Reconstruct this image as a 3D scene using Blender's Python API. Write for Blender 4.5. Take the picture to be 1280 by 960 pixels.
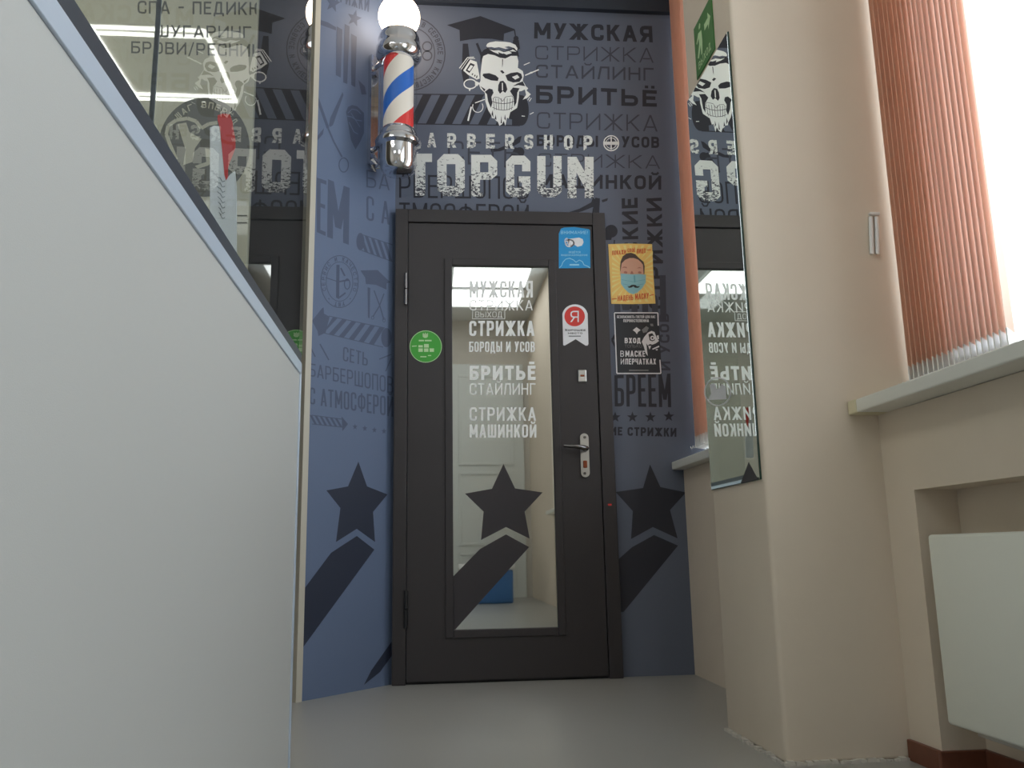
import bpy, bmesh, math, random
from mathutils import Vector, Matrix
from mathutils.geometry import tessellate_polygon
for o in list(bpy.data.objects): bpy.data.objects.remove(o)
S = bpy.context.scene; C = S.collection
random.seed(7)
H = 0.5235                        # camera height above the floor

# ------------------------------------------------------------------ camera
FPX, PITCH, YAW, ROLL = 1072.39, 0.192863, 0.097445, -0.018314
def basis():
    cp, sp = math.cos(PITCH), math.sin(PITCH)
    fw = Vector((math.sin(YAW)*cp, math.cos(YAW)*cp, sp)); r = Vector((math.cos(YAW), -math.sin(YAW), 0)); u = r.cross(fw)
    return r*math.cos(ROLL)+u*math.sin(ROLL), -r*math.sin(ROLL)+u*math.cos(ROLL), fw
RR, UU, FW = basis()
cam = bpy.data.objects.new('camera', bpy.data.cameras.new('camera')); C.objects.link(cam)
cam.data.sensor_width = 36; cam.data.lens = FPX/1280*36; cam.data.clip_start = .02
m3 = Matrix((RR, UU, -FW)).transposed(); cam.matrix_world = Matrix.Translation((0, 0, H)) @ m3.to_4x4()
S.camera = cam

# ------------------------------------------------------------------ world, daylight, exposure
S.view_settings.view_transform = 'Standard'; S.view_settings.look = 'None'; S.view_settings.gamma = 1
S.view_settings.use_curve_mapping = False; S.view_settings.exposure = 0.2
w = bpy.data.worlds.new('sky'); S.world = w; w.use_nodes = True
bg = w.node_tree.nodes['Background']; bg.inputs[0].default_value = (.86, .93, 1.0, 1); bg.inputs[1].default_value = 3.5
def portal(name, loc, sx, sy, rot):
    l = bpy.data.lights.new(name, 'AREA'); l.shape = 'RECTANGLE'; l.size = sx; l.size_y = sy; l.cycles.is_portal = True
    o = bpy.data.objects.new(name, l); o.location = loc; o.rotation_euler = rot; C.objects.link(o); return o
portal('daylight_portal', (1.62, .75, 2.07), 2.3, 3.1, (0, math.pi/2, 0))
portal('daylight_portal', (1.62, 3.15, 2.07), 2.3, 1.1, (0, math.pi/2, 0))
LAMP_W, LAMP_FRAME, GLOBE = 4.2, 40.0, 8.0

# ------------------------------------------------------------------ pixel rays onto real planes of the building
def ray(x, y): return FW*FPX + RR*(x-640) - UU*(y-480)
O0 = Vector((0, 0, H))
class Pl:
    def __init__(s, p, n): s.p = Vector(p); s.n = Vector(n).normalized()
    def at(s, x, y, off=0):
        d = ray(x, y); t = (s.p+s.n*off-O0).dot(s.n)/d.dot(s.n); return O0+d*t
def YP(y): return Pl((0, y, 0), (0, -1, 0))
def XP(x): return Pl((x, 0, 0), (-1 if x > 0 else 1, 0, 0))
FRONT = YP(3.70)
CA, CB = Vector((-.156, 3.70, 0)), Vector((-.468, 3.354, 0))
dd = (CA-CB).normalized(); ANG = Pl(CA, (dd.y, -dd.x, 0))

# ------------------------------------------------------------------ materials
def lin(c):
    return tuple(((v/255)/12.92 if v/255 <= .04045 else ((v/255+.055)/1.055)**2.4) for v in c)+(1,)
def mat(name, col, rough=.5, metal=0, bump=0, scale=40, var=0, coat=0, spec=None, det=4):
    m = bpy.data.materials.new(name); m.use_nodes = True; nt = m.node_tree; b = nt.nodes['Principled BSDF']
    c = lin(col) if max(col) > 1 else tuple(col)+(1,)
    b.inputs['Base Color'].default_value = c; b.inputs['Roughness'].default_value = rough; b.inputs['Metallic'].default_value = metal
    if coat: b.inputs['Coat Weight'].default_value = coat; b.inputs['Coat Roughness'].default_value = 0
    if spec is not None: b.inputs['Specular IOR Level'].default_value = spec
    if bump or var:
        g = nt.nodes.new('ShaderNodeNewGeometry'); n = nt.nodes.new('ShaderNodeTexNoise'); n.inputs['Scale'].default_value = scale; n.inputs['Detail'].default_value = det
        nt.links.new(g.outputs['Position'], n.inputs['Vector'])
        if bump:
            bp = nt.nodes.new('ShaderNodeBump'); bp.inputs['Strength'].default_value = bump; bp.inputs['Distance'].default_value = .004
            nt.links.new(n.outputs['Fac'], bp.inputs['Height']); nt.links.new(bp.outputs['Normal'], b.inputs['Normal'])
        if var:
            mx = nt.nodes.new('ShaderNodeMix'); mx.data_type = 'RGBA'
            mx.inputs[6].default_value = tuple(v*(1-var) for v in c[:3])+(1,); mx.inputs[7].default_value = tuple(min(1, v*(1+var)) for v in c[:3])+(1,)
            nt.links.new(n.outputs['Fac'], mx.inputs[0]); nt.links.new(mx.outputs[2], b.inputs['Base Color'])
    return m
def emis(name, col, s):
    m = bpy.data.materials.new(name); m.use_nodes = True; nt = m.node_tree; nt.nodes.clear()
    e = nt.nodes.new('ShaderNodeEmission'); e.inputs[0].default_value = tuple(col)+(1,); e.inputs[1].default_value = s
    o = nt.nodes.new('ShaderNodeOutputMaterial'); nt.links.new(e.outputs[0], o.inputs[0]); return m
def glassmat(name, tint=(1, 1, 1), base=.04, k=1.0):
    m = bpy.data.materials.new(name); m.use_nodes = True; nt = m.node_tree; nt.nodes.clear(); N = nt.nodes.new; L = nt.links.new
    g = N('ShaderNodeNewGeometry'); dt = N('ShaderNodeVectorMath'); dt.operation = 'DOT_PRODUCT'
    L(g.outputs['Normal'], dt.inputs[0]); L(g.outputs['Incoming'], dt.inputs[1])
    def M(op, a, b=None):
        n = N('ShaderNodeMath'); n.operation = op
        for i, v in enumerate((a, b)):
            if v is None: continue
            if isinstance(v, (int, float)): n.inputs[i].default_value = v
            else: L(v, n.inputs[i])
        return n.outputs[0]
    c = M('ABSOLUTE', dt.outputs['Value']); f = M('POWER', M('SUBTRACT', 1, c), 5)
    f = M('ADD', M('MULTIPLY', f, (1-base)*k), base); f = M('MULTIPLY', f, M('SUBTRACT', 1, g.outputs['Backfacing']))
    t = N('ShaderNodeBsdfTransparent'); t.inputs[0].default_value = tuple(tint)+(1,)
    gl = N('ShaderNodeBsdfGlossy'); gl.inputs['Roughness'].default_value = 0
    mx = N('ShaderNodeMixShader'); L(f, mx.inputs[0]); L(t.outputs[0], mx.inputs[1]); L(gl.outputs[0], mx.inputs[2])
    o = N('ShaderNodeOutputMaterial'); L(mx.outputs[0], o.inputs[0]); return m
def worn(name, white, dark, zlo, zhi):      # distressed white print: more wear low down in the letters
    m = mat(name, white, .6); nt = m.node_tree; N = nt.nodes.new; L = nt.links.new; b = nt.nodes['Principled BSDF']
    g = N('ShaderNodeNewGeometry'); n = N('ShaderNodeTexNoise'); n.inputs['Scale'].default_value = 75; n.inputs['Detail'].default_value = 5; n.inputs['Roughness'].default_value = .7
    mp = N('ShaderNodeMapping'); mp.inputs['Scale'].default_value = (1, 1, 1.7)
    L(g.outputs['Position'], mp.inputs[0]); L(mp.outputs[0], n.inputs['Vector'])
    s = N('ShaderNodeSeparateXYZ'); L(g.outputs['Position'], s.inputs[0])
    r = N('ShaderNodeMapRange'); r.inputs[1].default_value = zlo; r.inputs[2].default_value = zhi; r.inputs[3].default_value = .11; r.inputs[4].default_value = -.10
    L(s.outputs['Z'], r.inputs[0]); a = N('ShaderNodeMath'); L(n.outputs['Fac'], a.inputs[0]); L(r.outputs[0], a.inputs[1])
    t = N('ShaderNodeMapRange'); t.inputs[1].default_value = .545; t.inputs[2].default_value = .57; L(a.outputs[0], t.inputs[0])
    mx = N('ShaderNodeMix'); mx.data_type = 'RGBA'; mx.inputs[6].default_value = lin(white); mx.inputs[7].default_value = lin(dark)
    L(t.outputs[0], mx.inputs[0]); L(mx.outputs[2], b.inputs['Base Color']); return m

M = {}
M['paper'] = mat('wallpaper', (98, 105, 122), .62, 0, .05, 400, .03)
M['ink'] = mat('wallpaper_dark_ink', (64, 67, 79), .62)
M['ink2'] = mat('wallpaper_black_ink', (43, 44, 54), .62)
M['paper_daylit'] = mat('wallpaper_daylit', (99, 114, 142), .62, 0, .05, 400, .03)  # same paper as the front wall, blue window daylight put into its colour
M['ink_daylit'] = mat('wallpaper_daylit_ink', (76, 87, 112), .62)  # bluish daylight painted into the dark ink
M['ink2_daylit'] = mat('wallpaper_daylit_black_ink', (38, 45, 64), .62)  # black ink with the same daylight tint in its colour
M['white'] = mat('white_print', (244, 246, 244), .6)
M['worn'] = worn('worn_white_print', (230, 232, 228), (72, 74, 84), 2.10, 2.33)
M['worn_s'] = worn('worn_white_print_small', (226, 228, 224), (88, 92, 102), 2.28, 2.50)
M['beige'] = mat('beige_plaster', (224, 210, 192), .8, 0, .25, 9, .03)
M['beige_l'] = mat('pale_plaster', (206, 200, 190), .85, 0, .1, 14, .02)
M['char'] = mat('charcoal_paint', (66, 66, 68), .7)
M['ceil'] = mat('ceiling_white', (225, 225, 222), .9)
M['navy'] = mat('navy_board', (44, 50, 62), .6)
M['cream'] = mat('cream_trim', (196, 190, 174), .5)
M['floor'] = mat('grey_linoleum', (158, 156, 150), .32, 0, .05, 300, .10)
M['door'] = mat('dark_brown_powder_coat', (52, 48, 50), .42, 0, .12, 900, .05)
M['door_ink'] = mat('dark_film', (52, 48, 52), .5)
M['black'] = mat('black_rubber', (22, 23, 26), .5)
M['chrome'] = mat('chrome', (225, 225, 228), .06, 1)
M['steel'] = mat('satin_steel', (205, 205, 203), .28, .85)
M['lever'] = mat('dark_nickel', (120, 118, 118), .22, 1)
M['brass'] = mat('copper_key_plate', (150, 85, 60), .3, .8)
M['mirror'] = mat('mirror_silver', (.80, .85, .81), 0.0, 1)
M['mirror_film'] = mat('mirrored_glass_film', (.60, .62, .59), .02, 1)
M['mirror_edge'] = mat('mirror_edge_green', (40, 66, 58), .2)
M['panel'] = mat('light_grey_laminate', (184, 184, 180), .45, 0, .06, 700, .015)
M['alu'] = mat('pale_blue_aluminium', (196, 208, 222), .35, .35)
M['gasket'] = mat('dark_slate_profile', (42, 50, 60), .45)
M['pvc'] = mat('white_pvc', (238, 238, 236), .3)
M['sill'] = mat('white_sill', (226, 226, 218), .35)
M['sillcap'] = mat('yellowed_sill_cap', (216, 208, 176), .4)
M['rad'] = mat('radiator_enamel', (238, 240, 230), .3)
M['base'] = mat('red_brown_skirting', (112, 66, 48), .45, 0, .1, 60, .15)
M['green'] = mat('green_sign', (52, 120, 46), .45)
M['greens'] = mat('green_sticker', (66, 170, 58), .45)
M['lgreen'] = mat('pale_green_print', (196, 228, 176), .5)
M['blue'] = mat('blue_sticker', (30, 150, 214), .4)
M['lblue'] = mat('pale_blue_print', (150, 212, 240), .5)
M['red'] = mat('red_print', (214, 62, 56), .5)
M['orange_ink'] = mat('orange_red_print', (226, 104, 62), .6)
M['yellow'] = mat('yellow_poster', (252, 214, 124), .6)
M['yellow2'] = mat('yellow_ray_print', (252, 232, 150), .6)
M['skin'] = mat('printed_skin', (224, 174, 150), .6)
M['skin2'] = mat('printed_skin_shade', (186, 122, 106), .6)
M['hair'] = mat('printed_hair', (84, 68, 62), .6)
M['mask'] = mat('printed_mask', (150, 204, 214), .6)
M['mask2'] = mat('printed_mask_fold', (108, 174, 190), .6)
M['dkink'] = mat('black_print', (36, 36, 38), .6)
M['greyink'] = mat('grey_print', (130, 132, 134), .6)
M['sticker_white'] = mat('white_sticker', (232, 232, 236), .4)
M['poster_blk'] = mat('black_poster', (40, 44, 52), .5)
M['glass'] = glassmat('clear_glass', (.90, .93, .92))
M['acryl'] = glassmat('acrylic_tube', (.96, .97, .97), .05, .6)
M['wglass'] = glassmat('window_glass', (.97, .98, .98))
M['globe'] = emis('lit_globe', (1, .80, .60), GLOBE)
M['led'] = emis('led_strip', (1, .97, .9), LAMP_FRAME)
M['panel_led'] = emis('led_panel', (.95, .97, 1), LAMP_W)
M['signb'] = mat('cream_sign_board', (196, 192, 174), .9, 0, 0, 1, 0, 1.0, 0)
M['sign_ink'] = mat('sign_dark_ink', (92, 92, 84), .5)
M['bluebox'] = mat('blue_plastic', (70, 120, 180), .4)
M['pale'] = mat('white_door_paint', (215, 218, 214), .4)
def slatmat():
    m = mat('orange_fabric', (246, 220, 204), .8, 0, .15, 300, .03); nt = m.node_tree; b = nt.nodes['Principled BSDF']
    t = nt.nodes.new('ShaderNodeBsdfTranslucent'); t.inputs[0].default_value = lin((252, 230, 216))
    mx = nt.nodes.new('ShaderNodeMixShader'); mx.inputs[0].default_value = .42
    o = nt.nodes['Material Output']; nt.links.new(b.outputs[0], mx.inputs[1]); nt.links.new(t.outputs[0], mx.inputs[2]); nt.links.new(mx.outputs[0], o.inputs[0]); return m
M['slat'] = slatmat()
def polemat():
    m = mat('barber_stripes', (235, 230, 222), .35); nt = m.node_tree; N = nt.nodes.new; L = nt.links.new; b = nt.nodes['Principled BSDF']
    g = N('ShaderNodeNewGeometry'); s = N('ShaderNodeSeparateXYZ'); L(g.outputs['Position'], s.inputs[0])
    def Mt(op, a, c=None):
        n = N('ShaderNodeMath'); n.operation = op
        for i, v in enumerate((a, c)):
            if v is None: continue
            if isinstance(v, (int, float)): n.inputs[i].default_value = v
            else: L(v, n.inputs[i])
        return n.outputs[0]
    x = Mt('SUBTRACT', s.outputs['X'], PX); y = Mt('SUBTRACT', PY, s.outputs['Y'])
    phi = Mt('ARCTAN2', x, y); z = Mt('SUBTRACT', s.outputs['Z'], 1.985+H)
    v = Mt('FRACT', Mt('ADD', Mt('DIVIDE', Mt('SUBTRACT', z, Mt('MULTIPLY', phi, .40/(2*math.pi))), .40), 10.5))
    r = N('ShaderNodeValToRGB'); r.color_ramp.interpolation = 'CONSTANT'; e = r.color_ramp.elements
    red, wh, bl = lin((216, 52, 50)), lin((236, 226, 214)), lin((36, 104, 196))
    e[0].position = 0; e[0].color = red; e[1].position = .12; e[1].color = wh
    for p, c in ((.385, bl), (.615, wh), (.88, red)): q = e.new(p); q.color = c
    L(v, r.inputs[0]); L(r.outputs[0], b.inputs['Base Color']); b.inputs['Emission Strength'].default_value = .12; L(r.outputs[0], b.inputs['Emission Color']); return m
PX, PY = -.137, 3.49
M['stripes'] = polemat()

# ------------------------------------------------------------------ mesh helpers
class MB:
    def __init__(s): s.v = []; s.f = []
    def add(s, vs, fs):
        n = len(s.v); s.v += [tuple(v) for v in vs]; s.f += [tuple(i+n for i in f) for f in fs]; return s
    def box(s, a, b, bev=0):
        x0, y0, z0 = (min(p, q) for p, q in zip(a, b)); x1, y1, z1 = (max(p, q) for p, q in zip(a, b))
        if not bev:
            return s.add([(x0,y0,z0),(x1,y0,z0),(x1,y1,z0),(x0,y1,z0),(x0,y0,z1),(x1,y0,z1),(x1,y1,z1),(x0,y1,z1)],
                  [(0,3,2,1),(4,5,6,7),(0,1,5,4),(1,2,6,5),(2,3,7,6),(3,0,4,7)])
        bm = bmesh.new(); bmesh.ops.create_cube(bm, size=1)
        for v in bm.verts: v.co = Vector(((x0+x1)/2+v.co.x*(x1-x0), (y0+y1)/2+v.co.y*(y1-y0), (z0+z1)/2+v.co.z*(z1-z0)))
        bmesh.ops.bevel(bm, geom=bm.edges[:], offset=bev, segments=3, profile=.5, affect='EDGES'); bm.verts.index_update()
        s.add([v.co[:] for v in bm.verts], [[v.index for v in f.verts] for f in bm.faces]); bm.free(); return s
    def prism(s, pts, z0, z1):              # pts: xy outline (ccw)
        n = len(pts); vs = [(p[0], p[1], z0) for p in pts]+[(p[0], p[1], z1) for p in pts]
        fs = [tuple(range(n-1, -1, -1)), tuple(range(n, 2*n))]+[(i, (i+1) % n, (i+1) % n+n, i+n) for i in range(n)]
        return s.add(vs, fs)
    def lathe(s, prof, c, n=40):            # prof: (r,z)
        vs = []; fs = []
        for r, z in prof:
            for i in range(n):
                a = 2*math.pi*i/n; vs.append((c[0]+r*math.cos(a), c[1]+r*math.sin(a), z))
        for j in range(len(prof)-1):
            for i in range(n): fs.append((j*n+i, j*n+(i+1) % n, (j+1)*n+(i+1) % n, (j+1)*n+i))
        fs.append(tuple(range(n-1, -1, -1))); fs.append(tuple((len(prof)-1)*n+i for i in range(n)))
        return s.add(vs, fs)
    def tube(s, pts, r, n=10, closed=False):
        pts = [Vector(p) for p in pts]; rs = r if isinstance(r, (list, tuple)) else [r]*len(pts); vs = []; fs = []; k = len(pts)
        for i, p in enumerate(pts):
            t = (pts[(i+1) % k if closed else min(i+1, k-1)]-pts[(i-1) if closed else max(i-1, 0)]).normalized()
            a = Vector((0, 0, 1)) if abs(t.z) < .9 else Vector((1, 0, 0)); u = t.cross(a).normalized(); v = t.cross(u)
            for j in range(n):
                an = 2*math.pi*j/n; vs.append(p+(u*math.cos(an)+v*math.sin(an))*rs[i])
        for i in range(k if closed else k-1):
            for j in range(n): fs.append((i*n+j, i*n+(j+1) % n, ((i+1) % k)*n+(j+1) % n, ((i+1) % k)*n+j))
        if not closed: fs.append(tuple(range(n-1, -1, -1))); fs.append(tuple((k-1)*n+i for i in range(n)))
        return s.add(vs, fs)
    def poly(s, pts):                        # 3-D planar polygon, may be concave
        pts = [Vector(p) for p in pts]; s.add(pts, tessellate_polygon([pts])); return s
    def slab(s, pts, d):                     # planar polygon given thickness along vector d
        pts = [Vector(p) for p in pts]; n = len(pts); d = Vector(d); tri = tessellate_polygon([pts])
        s.add(pts+[p+d for p in pts], list(tri)+[(a+n, c+n, b+n) for a, b, c in tri]+[(i, (i+1) % n, (i+1) % n+n, i+n) for i in range(n)]); return s
    def obj(s, name, m, parent=None, smooth=False, recalc=True):
        me = bpy.data.meshes.new(name); me.from_pydata(s.v, [], s.f)
        if recalc:
            bm = bmesh.new(); bm.from_mesh(me); bmesh.ops.recalc_face_normals(bm, faces=bm.faces[:]); bm.to_mesh(me); bm.free()
        me.materials.append(M[m] if isinstance(m, str) else m)
        if smooth:
            for p in me.polygons: p.use_smooth = True
            try: me.set_sharp_from_angle(angle=math.radians(40))
            except Exception: pass
        o = bpy.data.objects.new(name, me); C.objects.link(o)
        if parent: put(o, parent)
        return o
def put(o, parent):
    o.parent = parent; o.matrix_parent_inverse = Matrix.Translation(-absloc(parent))
def absloc(o):
    v = Vector(o.location)
    while o.parent: o = o.parent; v = v+Vector(o.location)+0*v if False else v
    return v
def thing(name, label, cat, loc, group=None):
    o = bpy.data.objects.new(name, None); o.empty_display_size = .05; C.objects.link(o); o.location = loc
    o['label'] = label; o['category'] = cat
    if group: o['group'] = group
    return o
def struct(o, label, cat): o['kind'] = 'structure'; o['label'] = label; o['category'] = cat; return o
def tag(o, label, cat, group=None):
    o['label'] = label; o['category'] = cat
    if group: o['group'] = group
    return o

# flat print helpers: outlines given on a real plane
def P(pl, pts, off): return [pl.at(x, y, off) for x, y in pts]
def shape(name, pl, polys, m, parent, off=.0006):
    b = MB(); off += step()
    for k, q in enumerate(polys): b.poly(P(pl, q, off+(k % 9)*3e-6))
    return b.obj(name, m, parent, recalc=False)
def line(pts, wd):                        # thick polyline -> list of quads
    out = []
    for (a, b) in zip(pts, pts[1:]):
        dx, dy = b[0]-a[0], b[1]-a[1]; l = math.hypot(dx, dy) or 1; nx, ny = -dy/l*wd/2, dx/l*wd/2
        out.append([(a[0]+nx, a[1]+ny), (b[0]+nx, b[1]+ny), (b[0]-nx, b[1]-ny), (a[0]-nx, a[1]-ny)])
    return out
def ell(cx, cy, rx, ry=None, n=28): ry = ry or rx; return [(cx+rx*math.cos(2*math.pi*i/n), cy+ry*math.sin(2*math.pi*i/n)) for i in range(n)]
def ringq(cx, cy, rx, ry, wd, n=36, a0=0, a1=2*math.pi):
    out = []
    for i in range(n):
        a, b = a0+(a1-a0)*i/n, a0+(a1-a0)*(i+1)/n
        out.append([(cx+rx*math.cos(a), cy+ry*math.sin(a)), (cx+rx*math.cos(b), cy+ry*math.sin(b)), (cx+(rx-wd)*math.cos(b), cy+(ry-wd)*math.sin(b)), (cx+(rx-wd)*math.cos(a), cy+(ry-wd)*math.sin(a))])
    return out
def star(cx, cy, r, rot=0, sx=1): return [(cx+sx*(r if i % 2 == 0 else r*.42)*math.sin(math.pi*i/5+rot), cy-(r if i % 2 == 0 else r*.42)*math.cos(math.pi*i/5+rot)) for i in range(10)]
def mapq(u, v, q):                       # q = BL, BR, TR, TL
    bl, br, tr, tl = q
    return tuple((bl[i]*(1-u)+br[i]*u)*(1-v)+(tl[i]*(1-u)+tr[i]*u)*v for i in (0, 1))
# condensed block lettering drawn stroke by stroke: every glyph in a box w wide, 1 high, stroke t
def strip(pts, t, closed=False):
    n = len(pts); L = []; Rr = []
    for i in range(n):
        p = pts[i]; a = pts[i-1] if (closed or i) else None; b = pts[(i+1) % n] if (closed or i < n-1) else None
        def nrm(u, v): l = math.hypot(v[0]-u[0], v[1]-u[1]) or 1e-9; return (-(v[1]-u[1])/l, (v[0]-u[0])/l)
        n1 = nrm(a, p) if a else nrm(p, b); n2 = nrm(p, b) if b else n1; k = max(.4, 1+n1[0]*n2[0]+n1[1]*n2[1])
        m = ((n1[0]+n2[0])/k*t/2, (n1[1]+n2[1])/k*t/2); L.append((p[0]+m[0], p[1]+m[1])); Rr.append((p[0]-m[0], p[1]-m[1]))
    return [[L[i], L[(i+1) % n], Rr[(i+1) % n], Rr[i]] for i in range(n if closed else n-1)]
def fillet(pts, r, closed=False):
    out = []; n = len(pts)
    for i in range(n):
        if not closed and i in (0, n-1): out.append(pts[i]); continue
        p, a, b = pts[i], pts[i-1], pts[(i+1) % n]; la, lb = math.hypot(a[0]-p[0], a[1]-p[1]), math.hypot(b[0]-p[0], b[1]-p[1]); q = min(r, la*.49, lb*.49)
        p0 = (p[0]+(a[0]-p[0])*q/la, p[1]+(a[1]-p[1])*q/la); p1 = (p[0]+(b[0]-p[0])*q/lb, p[1]+(b[1]-p[1])*q/lb)
        for j in range(4): u = j/3; out.append(tuple(p0[k]*(1-u)**2+2*p[k]*u*(1-u)+p1[k]*u*u for k in (0, 1)))
    return out
GW = {'М':1.3,'Ж':1.45,'Ш':1.4,'Ы':1.35,'И':1.08,'Й':1.08,'Д':1.15,'Т':.95,'Ф':1.35,'Ю':1.45,'Ц':1.1,'-':.6,' ':.45,'Г':.85,'Е':.85,'Ё':.85,'E':.85,'!':.3,'/':.6,'·':.3,'1':.5,'А':1.1,'A':1.1}
def glyph(ch, w, t):
    h = t/2; r = .26; T = 1-h; W = w-h; m = .52
    def rc(x0, y0, x1, y1): return [(x0, y0), (x1, y0), (x1, y1), (x0, y1)]
    def dg(x0, y0, x1, y1, k=1.05):
        th = t*k*math.hypot(x1-x0, y1-y0)/max(1e-6, abs(y1-y0)); th = min(th, w*.5); return [(x0-th/2, y0), (x0+th/2, y0), (x1+th/2, y1), (x1-th/2, y1)]
    SL, SR = rc(0, 0, t, 1), rc(w-t, 0, w, 1); TOP, BOT, MID = rc(0, 1-t, w, 1), rc(0, 0, w, t), rc(0, m-h, w, m+h)
    def pa(p, cl=False): return strip(fillet(p, r, cl), t, cl)
    bowl_lo = pa([(t*.5, m+.02), (W, m+.02), (W, h), (t*.5, h)])
    if ch in 'ОO0': return pa([(h, h), (W, h), (W, T), (h, T)], True)
    if ch in 'СC': return pa([(W, .66), (W, T), (h, T), (h, h), (W, h), (W, .34)])
    if ch in 'РPR': g = [SL]+pa([(t*.5, T), (W, T), (W, .44), (t*.5, .44)]); return g+([dg(W, 0, w*.5, .45)] if ch == 'R' else [])
    if ch == 'Я': return [SR]+pa([(w-t*.5, T), (h, T), (h, .44), (w-t*.5, .44)])+[dg(h, 0, w*.5, .45)]
    if ch in 'ВB': return [SL]+pa([(t*.5, T), (W-.02, T), (W-.02, m), (t*.5, m)])+pa([(t*.5, m), (W, m), (W, h), (t*.5, h)])
    if ch == '8': return pa([(h, m), (W, m), (W, h), (h, h)], True)+pa([(h, T), (W, T), (W, m), (h, m)], True)
    if ch == '2': return pa([(h, .68), (h, T), (W, T), (W, .55), (h, h+.1), (h, h), (w, h)])
    if ch == '1': return [SR, rc(0, 1-t*1.5, w, 1-t*.5)]
    if ch == 'Б': return [SL, TOP]+bowl_lo
    if ch == 'Ь': return [SL]+bowl_lo
    if ch == 'Ы': w2 = w*.66; return [SL, SR]+pa([(t*.5, m+.02), (w2-h, m+.02), (w2-h, h), (t*.5, h)])
    if ch == 'Г': return [SL, TOP]
    if ch == 'П': return [SL, SR, TOP]
    if ch == 'Т': return [rc(w/2-h, 0, w/2+h, 1), TOP]
    if ch in 'НH': return [SL, SR, MID]
    if ch in 'ЕЁE': return [SL, TOP, BOT, rc(0, m-h, w*.9, m+h)]+([rc(w*.16, 1.1, w*.16+t*.9, 1.1+t*.8), rc(w*.84-t*.9, 1.1, w*.84, 1.1+t*.8)] if ch == 'Ё' else [])
    if ch == 'Ш': return [SL, SR, BOT, rc(w/2-h, 0, w/2+h, 1)]
    if ch in 'ИЙ': return [SL, SR, dg(h, .10, W, .90)]+(strip([(w*.22, 1.22), (w*.36, 1.1), (w*.64, 1.1), (w*.78, 1.22)], t*.7) if ch == 'Й' else [])
    if ch == 'М': return [SL, SR, dg(h, 1, w/2, .22), dg(W, 1, w/2, .22)]
    if ch in 'АA': return [dg(h, 0, w/2, 1), dg(W, 0, w/2, 1), rc(w*.24, .22, w*.76, .22+t*.9)]
    if ch == 'Л': return [SR, rc(w*.22, 1-t, w, 1), dg(h, 0, w*.30, 1)]
    if ch == 'Д': return [rc(w*.82-t, 0, w*.82, 1), rc(w*.25, 1-t, w*.82, 1), dg(w*.18, t, w*.32, 1), rc(0, 0, w, t), rc(0, -.14, t*.9, t), rc(w-t*.9, -.14, w, t)]
    if ch == 'К': return [SL, dg(t, .42, W, 1), dg(W, 0, t+w*.16, .58)]
    if ch == 'Ж': c = w/2; return [rc(c-h, 0, c+h, 1), dg(c, .5, W, 1), dg(c, .5, h, 1), dg(W, 0, c, .5), dg(h, 0, c, .5)]
    if ch == 'У': return [dg(w*.28, 0, W, 1), dg(w*.5, .34, h, 1)]
    if ch == 'Ю': return [SL, rc(0, m-h, w*.4, m+h)]+pa([(w*.4+h, h), (W, h), (W, T), (w*.4+h, T)], True)
    if ch == 'Ц': return [rc(0, 0, t, 1), rc(w*.85-t, 0, w*.85, 1), rc(0, 0, w, t), rc(w-t*.8, -.14, w, t)]
    if ch == 'З': return pa([(h, .8), (h, T), (W, T), (W, m), (w*.35, m)])+pa([(w*.35, m), (W, m), (W, h), (h, h), (h, .2)])
    if ch == 'Х': return [dg(h, 0, W, 1), dg(W, 0, h, 1)]
    if ch == 'Ч': return [SR]+pa([(h, 1), (h, .42), (w-t*.5, .42)])
    if ch == 'Ф': return [rc(w/2-h, 0, w/2+h, 1)]+pa([(h, .2), (W, .2), (W, .85), (h, .85)], True)
    if ch == 'S': return pa([(W, .72), (W, T), (h, T), (h, m), (W, m), (W, h), (h, h), (h, .28)])
    if ch == '-': return [rc(0, .45, w, .45+t)]
    if ch == '!': return [rc(w/2-h, .3, w/2+h, 1), rc(w/2-h, 0, w/2+h, .16)]
    if ch == '/': return [dg(h*.5, -.08, w-h*.5, 1.05, .8)]
    if ch == '@': return pa([(h, h), (W, h), (W, T), (h, T)], True)+[rc(w*.35, .35, w*.65, .65)]
    if ch == '·': return [rc(w*.2, .4, w*.8, .6)]
    return [SL, TOP, BOT, SR]
def textpolys(s, aspect, bold, gap=.26):
    ws = [GW.get(c.upper(), 1.) for c in s]; tot = sum(ws)+gap*(len(s)-1); un = aspect/tot; t0 = max(.05, .115+bold*2.4); x = 0; out = []
    for c, wd in zip(s, ws):
        w_ = wd*un
        if c != ' ':
            t = min(t0, .34*un); sc = 1 if c == c.upper() or c in '-/!' else .76
            out += [[((x+px_)/aspect, py_*sc) for px_, py_ in g] for g in glyph(c.upper(), w_, t)]
        x += w_+gap*un
    return out
CNT = [0]
def step():
    CNT[0] += 1; return (CNT[0] % 24)*1e-5
def text(s, q, pl, m, parent, bold=0., name='lettering', off=.0006, mb=None, fn=None, gap=.26):
    h_ = math.hypot(q[3][0]-q[0][0], q[3][1]-q[0][1]); asp = math.hypot(q[1][0]-q[0][0], q[1][1]-q[0][1])/h_
    b = mb or MB(); st0 = step()
    for k, g in enumerate(textpolys(s, asp, bold, gap)):
        o_ = off+st0+(k % 11)*2.6e-6
        b.add([(fn or (lambda x, y, oo: pl.at(x, y, oo)))(*mapq(u, v, q), o_) for u, v in g], tessellate_polygon([[Vector((u, v, 0)) for u, v in g]]))
    return b if mb else b.obj(name, m, parent, recalc=False)
def R4(x0, y0, x1, y1): return [(x0, y1), (x1, y1), (x1, y0), (x0, y0)]      # BL BR TR TL from left, top, right, bottom

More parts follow.
